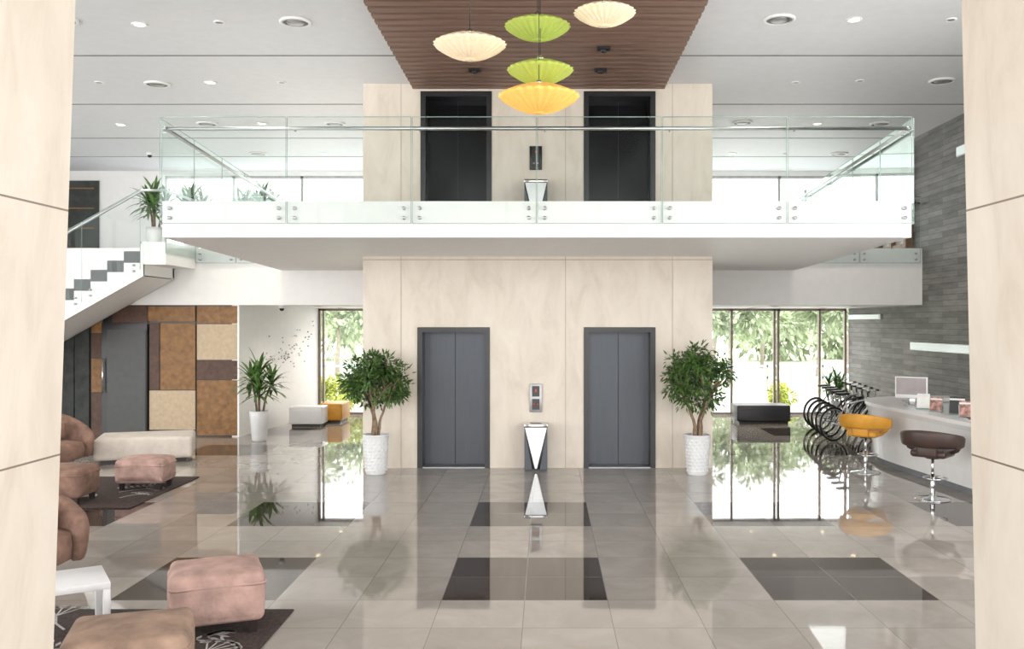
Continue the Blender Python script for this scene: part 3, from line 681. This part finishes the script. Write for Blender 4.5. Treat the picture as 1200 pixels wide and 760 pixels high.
def bench(name, x0, x1, y0, y1, h, k):
    b = MB(); b.rbox(((x0+x1)/2, (y0+y1)/2, h/2+0.03), (x1-x0, y1-y0, h-0.06), 0.03, k, seg=3); b.box((x0+0.05, y0+0.05, 0), (x1-0.05, y1-0.05, 0.05), 'darkleg')
    b.tube([(x0+0.02, y0-0.002, h-0.1), (x1-0.02, y0-0.002, h-0.1)], 0.005, k, 5); return b.obj(name)
bench('lobby_bench', -5.72, -4.98, 20.3, 20.85, 0.45, 'lack'); bench('lobby_bench', -5.25, -4.72, 21.1, 22.0, 0.45, 'yel')
bench('lobby_bench', 4.38, 5.60, 20.9, 21.6, 0.43, 'blackf')

# ------------------------------------------------------------------ reception counter
b = MB()
path = [(5.95, 9.6), (5.84, 10.6), (5.75, 11.6), (5.66, 12.6), (5.58, 13.6), (5.50, 14.5), (5.50, 15.2), (5.66, 15.8), (6.05, 16.2), (6.6, 16.4), (7.3, 16.45)]
def smooth(p, n=4):
    out = []
    for i in range(len(p)-1):
        p0 = p[max(0, i-1)]; p1 = p[i]; p2 = p[i+1]; p3 = p[min(len(p)-1, i+2)]
        for j in range(n):
            t = j/n
            out.append(tuple(0.5*((2*p1[q])+(-p0[q]+p2[q])*t+(2*p0[q]-5*p1[q]+4*p2[q]-p3[q])*t*t+(-p0[q]+3*p1[q]-3*p2[q]+p3[q])*t**3) for q in (0, 1)))
    out.append(p[-1]); return out
P = smooth(path)
def offs(P, o):
    r = []
    for i, p in enumerate(P):
        a = Vector(P[max(0, i-1)]); c = Vector(P[min(len(P)-1, i+1)]); d = (c-a).normalized(); n = Vector((-d.y, d.x))
        r.append((p[0]+n.x*o, p[1]+n.y*o))
    return r
prof = [(-0.06, 0.0, 'groove'), (-0.06, 0.10, 'counter'), (0.0, 0.10, 'counter'), (0.01, 0.35, 'counter'), (0.04, 0.65, 'counter'), (0.09, 0.88, 'counter'), (0.13, 0.95, 'counter'), (0.13, 1.0, 'counter'), (-0.46, 1.0, 'counter'), (-0.46, 0.95, 'counter'), (-0.30, 0.9, 'counter'), (-0.30, 0.0, 'counter')]
rows = [offs(P, o) for o, z, k in prof]; n = len(P); m = len(prof)
vs = [(rows[j][i][0], rows[j][i][1], prof[j][1]) for j in range(m) for i in range(n)]
for j in range(m):
    j2 = (j+1) % m
    b.add([vs[j*n+i] for i in range(n)]+[vs[j2*n+i] for i in range(n)], [(i, i+1, n+i+1, n+i) for i in range(n-1)], prof[j][2], False)
for e in (0, n-1): b.add([vs[j*n+e] for j in range(m)], [list(range(m))], 'counter')
b.obj('reception_counter')
ZC = 1.002
def monitor(x, y, rz):
    b = MB(); b.rbox((0, 0, 0.29), (0.50, 0.03, 0.34), 0.008, 'lack', seg=2); b.box((-0.23, -0.0165, 0.18), (0.23, -0.0145, 0.445), 'screen')
    b.rbox((0, 0.03, 0.08), (0.12, 0.012, 0.16), 0.003, 'steel', seg=1); b.rbox((0, 0.02, 0.006), (0.2, 0.16, 0.012), 0.004, 'steel', seg=1)
    o = b.obj('desktop_monitor', (x, y, ZC), rz); return o
monitor(5.80, 14.5, math.radians(-38))
def brochure(x, y, rz, n, k, s=1.0):
    b = MB(); b.box((-0.11, -0.05, 0), (0.11, 0.05, 0.01), 'gedge'); b.box((-0.11, 0.04, 0), (0.11, 0.048, 0.2), 'gedge')
    T = Matrix.Translation((0, 0, 0.012)) @ Matrix.Rotation(-0.25, 4, 'X')
    for i in range(n): b.box((-0.1, 0.01-i*0.02, 0.01), (0.1, 0.015-i*0.02, 0.26-i*0.03), k if i % 2 == 0 else 'paper', T)
    o = b.obj('brochure_holder', (x, y, ZC), rz); o.scale = (s, s, s); return o
brochure(5.74, 13.9, -0.5, 3, 'paper', 0.9); brochure(5.74, 13.45, -0.7, 3, 'folder', 0.85); brochure(5.85, 13.0, -0.5, 3, 'blackf', 1.0); brochure(5.80, 12.60, -0.4, 3, 'folder', 0.9); brochure(6.00, 12.35, -0.3, 3, 'blackf', 1.0)
b = MB()
for i, (dx, dz) in enumerate(((0, 0), (0.01, 0.02), (-0.01, 0.04))): b.rbox((dx, 0, 0.011+dz), (0.18, 0.26, 0.018), 0.002, ('paper', 'folder', 'blackf')[i], seg=1)
b.obj('book_stack', (5.74, 12.1, ZC), 0.1)
b = MB(); b.rbox((0, 0, 0.025), (0.16, 0.18, 0.05), 0.012, 'blackf', seg=2); b.tube([(-0.05, -0.08, 0.06), (-0.06, 0, 0.075), (-0.05, 0.08, 0.06)], [0.022, 0.014, 0.022], 'blackf', 8); b.obj('desk_telephone', (5.95, 13.95, ZC), 0.2)

# ------------------------------------------------------------------ bar stools
def stool(x, y, rz, k):
    b = MB()
    b.lathe((0, 0, 0), [(0.225, 0), (0.225, 0.012), (0.20, 0.02), (0.06, 0.035), (0.03, 0.06)], 'chrome', 32)
    b.tube([(0, 0, 0.03), (0, 0, 0.34)], 0.03, 'chrome', 16); b.tube([(0, 0, 0.3), (0, 0, 0.56)], 0.019, 'chrome', 14)
    pts = [(0.15*math.cos(a)+0.1, 0.15*math.sin(a), 0.27) for a in [i*2*math.pi/20 for i in range(20)]]
    b.tube(pts, 0.010, 'chrome', 7, closed=True); b.tube([(0, 0, 0.27), (-0.05, 0, 0.27)], 0.01, 'chrome', 6)
    b.lathe((0, 0, 0.54), [(0.09, 0), (0.1, 0.03)], 'black', 18)
    b.rbox((0.0, 0, 0.615), (0.42, 0.46, 0.10), 0.045, k, None, 4)
    b.arcband((0.06, 0, 0.70), 0.33, 0.08, 0.0, lambda t: 0.15+0.08*math.sin(math.pi*t), math.radians(95), math.radians(265), k, 30, lean=0.12, ey=1.12)
    b.rbox((-0.22, 0, 0.67), (0.07, 0.26, 0.18), 0.03, k, None, 3)
    for sy in (-1, 1): b.tube([(0.02, 0.2*sy, 0.62), (0.0, 0.31*sy, 0.67), (0.0, 0.36*sy, 0.75)], 0.028, k, 8)
    return b.obj('bar_stool', (x, y, 0), rz)
stool(4.95, 14.15, math.radians(50), 'yel'); stool(5.08, 12.0, math.radians(48), 'brleather')

# ------------------------------------------------------------------ bicycles
def bike(x, y, rz, tilt, fc):
    b = MB(); R = 0.34
    rear = Vector((0, 0, R)); fr = Vector((1.06, 0, R)); bb = Vector((0.44, 0, 0.29)); st = Vector((0.29, 0, 0.78)); hd = Vector((0.86, 0, 0.80)); hb = Vector((0.895, 0, 0.68))
    for c in (rear, fr):
        N = 36
        b.tube([(c.x+R*0.94*math.cos(2*math.pi*i/N), 0, c.z+R*0.94*math.sin(2*math.pi*i/N)) for i in range(N)], 0.019, 'rubber', 8, closed=True)
        b.tube([(c.x+R*0.86*math.cos(2*math.pi*i/N), 0, c.z+R*0.86*math.sin(2*math.pi*i/N)) for i in range(N)], 0.011, 'steel', 6, closed=True)
        for i in range(20):
            a = 2*math.pi*i/20; b.tube([(c.x, 0.02*(-1)**i, c.z), (c.x+R*0.85*math.cos(a), 0, c.z+R*0.85*math.sin(a))], 0.0022, 'steel', 3)
        b.tube([(c.x, -0.05, c.z), (c.x, 0.05, c.z)], 0.022, 'steel', 10)
    b.tube([bb, st], 0.017, fc, 8); b.tube([st-Vector((0.0, 0, 0.06)), hd], 0.018, fc, 8); b.tube([bb, hb], 0.021, fc, 8); b.tube([hd+Vector((-0.012, 0, 0.04)), hb], 0.022, fc, 8)
    for sy in (-1, 1):
        o = Vector((0, 0.05*sy, 0)); b.tube([bb+o*0.5, rear+o], 0.010, fc, 6); b.tube([st+Vector((0.01, 0, -0.08)), rear+o], 0.009, fc, 6)
        b.tube([hb+o*0.6+Vector((0.005, 0, 0)), hb+o+Vector((0.03, 0, -0.05)), fr+o], 0.014, 'rubber', 6)
        b.tube([bb+o, bb+o+Vector((0.12*sy, 0.0, -0.12*sy))], 0.008, 'steel', 6); b.box((bb.x+0.12*sy-0.04, bb.y+0.05*sy-0.0 if sy > 0 else bb.y-0.13, bb.z-0.12*sy-0.01), (bb.x+0.12*sy+0.04, bb.y+0.13 if sy > 0 else bb.y-0.05, bb.z-0.12*sy+0.01), 'rubber')
    b.lathe((0, 0, 0), [(0.09, 0), (0.09, 0.006)], 'steel', 24, Matrix.Translation((bb.x, -0.04, bb.z)) @ Matrix.Rotation(math.pi/2, 4, 'X'))
    b.tube([st, st+Vector((-0.035, 0, 0.12))], 0.013, 'steel', 8)
    b.rbox((0.22, 0, 0.925), (0.27, 0.12, 0.05), 0.022, 'blackf', None, 3)
    b.tube([hd+Vector((-0.012, 0, 0.03)), hd+Vector((-0.03, 0, 0.12)), hd+Vector((0.04, 0, 0.17))], 0.014, 'rubber', 8)
    hx = hd.x+0.04; hz = hd.z+0.17
    b.tube([(hx-0.05, -0.30, hz+0.03), (hx-0.02, -0.2, hz+0.03), (hx, -0.08, hz), (hx, 0.08, hz), (hx-0.02, 0.2, hz+0.03), (hx-0.05, 0.30, hz+0.03)], 0.012, 'steel', 8)
    for sy in (-1, 1):
        b.tube([(hx-0.05, 0.30*sy, hz+0.03), (hx-0.03, 0.20*sy, hz+0.03)], 0.018, 'rubber', 8); b.tube([(hx, 0.18*sy, hz+0.02), (hx+0.06, 0.26*sy, hz)], 0.005, 'steel', 5)
        b.tube([(hx, 0.16*sy, hz+0.02), (hx+0.05, 0.1*sy, hz-0.08), (hx+0.03, 0.02*sy, hz-0.2)], 0.004, 'rubber', 4)
    b.tube([(0.42, 0.06, 0.28), (0.36, 0.16, 0.01)], 0.007, 'steel', 5)
    o = b.obj('bicycle', (x, y, 0), rz); o.rotation_euler = (math.radians(tilt), 0, rz); return o
for i in range(5):
    bike(5.62+0.09*i, 17.85+0.6*i, math.radians(22), 0, ('lack', 'blackf', 'steel', 'lack', 'blackf')[i])

# ------------------------------------------------------------------ outdoors
b = MB(); b.box((-80, YB+0.2, -0.35), (80, 140, -0.15), 'lawn'); b.box((-80, YB+0.2, -0.15), (80, 31, -0.12), 'pave'); b.box((-80, 40, -0.15), (80, 46, -0.12), 'pave'); b.obj('ground_outdoor')
def blob_tree(name, x, y, H, R, k, n=1300, ls=0.4, trunk=True, flat=0.8):
    b = MB()
    if trunk: b.tube([(x, y, -0.2), (x+0.1, y, H*0.45), (x, y, H*0.75)], [0.11, 0.08, 0.05], 'barko', 8)
    cl = [(Vector((x+random.uniform(-1, 1)*R*0.7, y+random.uniform(-1, 1)*R*0.7, H-R*flat+random.uniform(-0.6, 0.6)*R*flat)), R*random.uniform(0.3, 0.5)) for _ in range(12)]
    for i in range(n):
        c, r = random.choice(cl); d = Vector((random.gauss(0, 1), random.gauss(0, 1), random.gauss(0, 1))).normalized(); p = c+d*r*random.uniform(0.5, 1)
        p.z = max(p.z, 0.02)
        b.sleaf(p, d+Vector((0, 0, -0.4)), Vector((random.gauss(0, 1), random.gauss(0, 1), 1)).normalized(), ls*random.uniform(0.7, 1.3), ls*0.5, k)
    return b.obj(name, fix=False)
for x, y, H, R in ((7.2, 36, 4.2, 1.6), (9.8, 39, 4.6, 1.9), (12.2, 41, 4.4, 1.7), (14.5, 44, 5, 2.2), (8.6, 47, 5, 2.4), (-8.5, 37, 4.3, 1.7), (-11, 42, 5, 2.2), (-6.5, 46, 5, 2.2), (11.8, 50, 5.5, 2.5)):
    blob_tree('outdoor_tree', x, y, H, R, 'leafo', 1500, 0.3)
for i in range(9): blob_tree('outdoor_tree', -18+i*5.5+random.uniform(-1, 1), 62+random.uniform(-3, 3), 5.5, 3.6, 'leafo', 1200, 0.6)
for x, y in ((-5.9, 24.6), (-5.3, 24.9), (6.6, 25.5)):
    blob_tree('garden_shrub', x, y, 0.95 if x < 0 else 0.6, 0.55 if x < 0 else 0.4, 'leafy', 900, 0.13, False)
b = MB()
for x in range(-30, 31, 2): b.box((x-0.03, 33, -0.2), (x+0.03, 33.06, 0.8), 'barko')
b.box((-30, 33, 0.72), (30, 33.05, 0.8), 'bluep'); b.box((-30, 33, 0.3), (30, 33.05, 0.38), 'bluep'); b.obj('garden_fence')

# ------------------------------------------------------------------ world, camera
w = bpy.data.worlds.new('bright_overcast_sky'); scene.world = w; w.use_nodes = True
bg = w.node_tree.nodes['Background']; bg.inputs[0].default_value = (1.0, 0.99, 0.975, 1); bg.inputs[1].default_value = 5.1
cam = bpy.data.cameras.new('camera'); co = bpy.data.objects.new('camera', cam); scene.collection.objects.link(co)
co.location = (0, 0, 2.32); co.rotation_euler = (math.pi/2, 0, 0)
cam.sensor_width = 36; cam.lens = 36*1070/1200; cam.shift_x = -40/1200; cam.shift_y = -2/1200; cam.clip_end = 500
scene.camera = co
scene.view_settings.view_transform = 'Standard'
scene.view_settings.look = 'None'
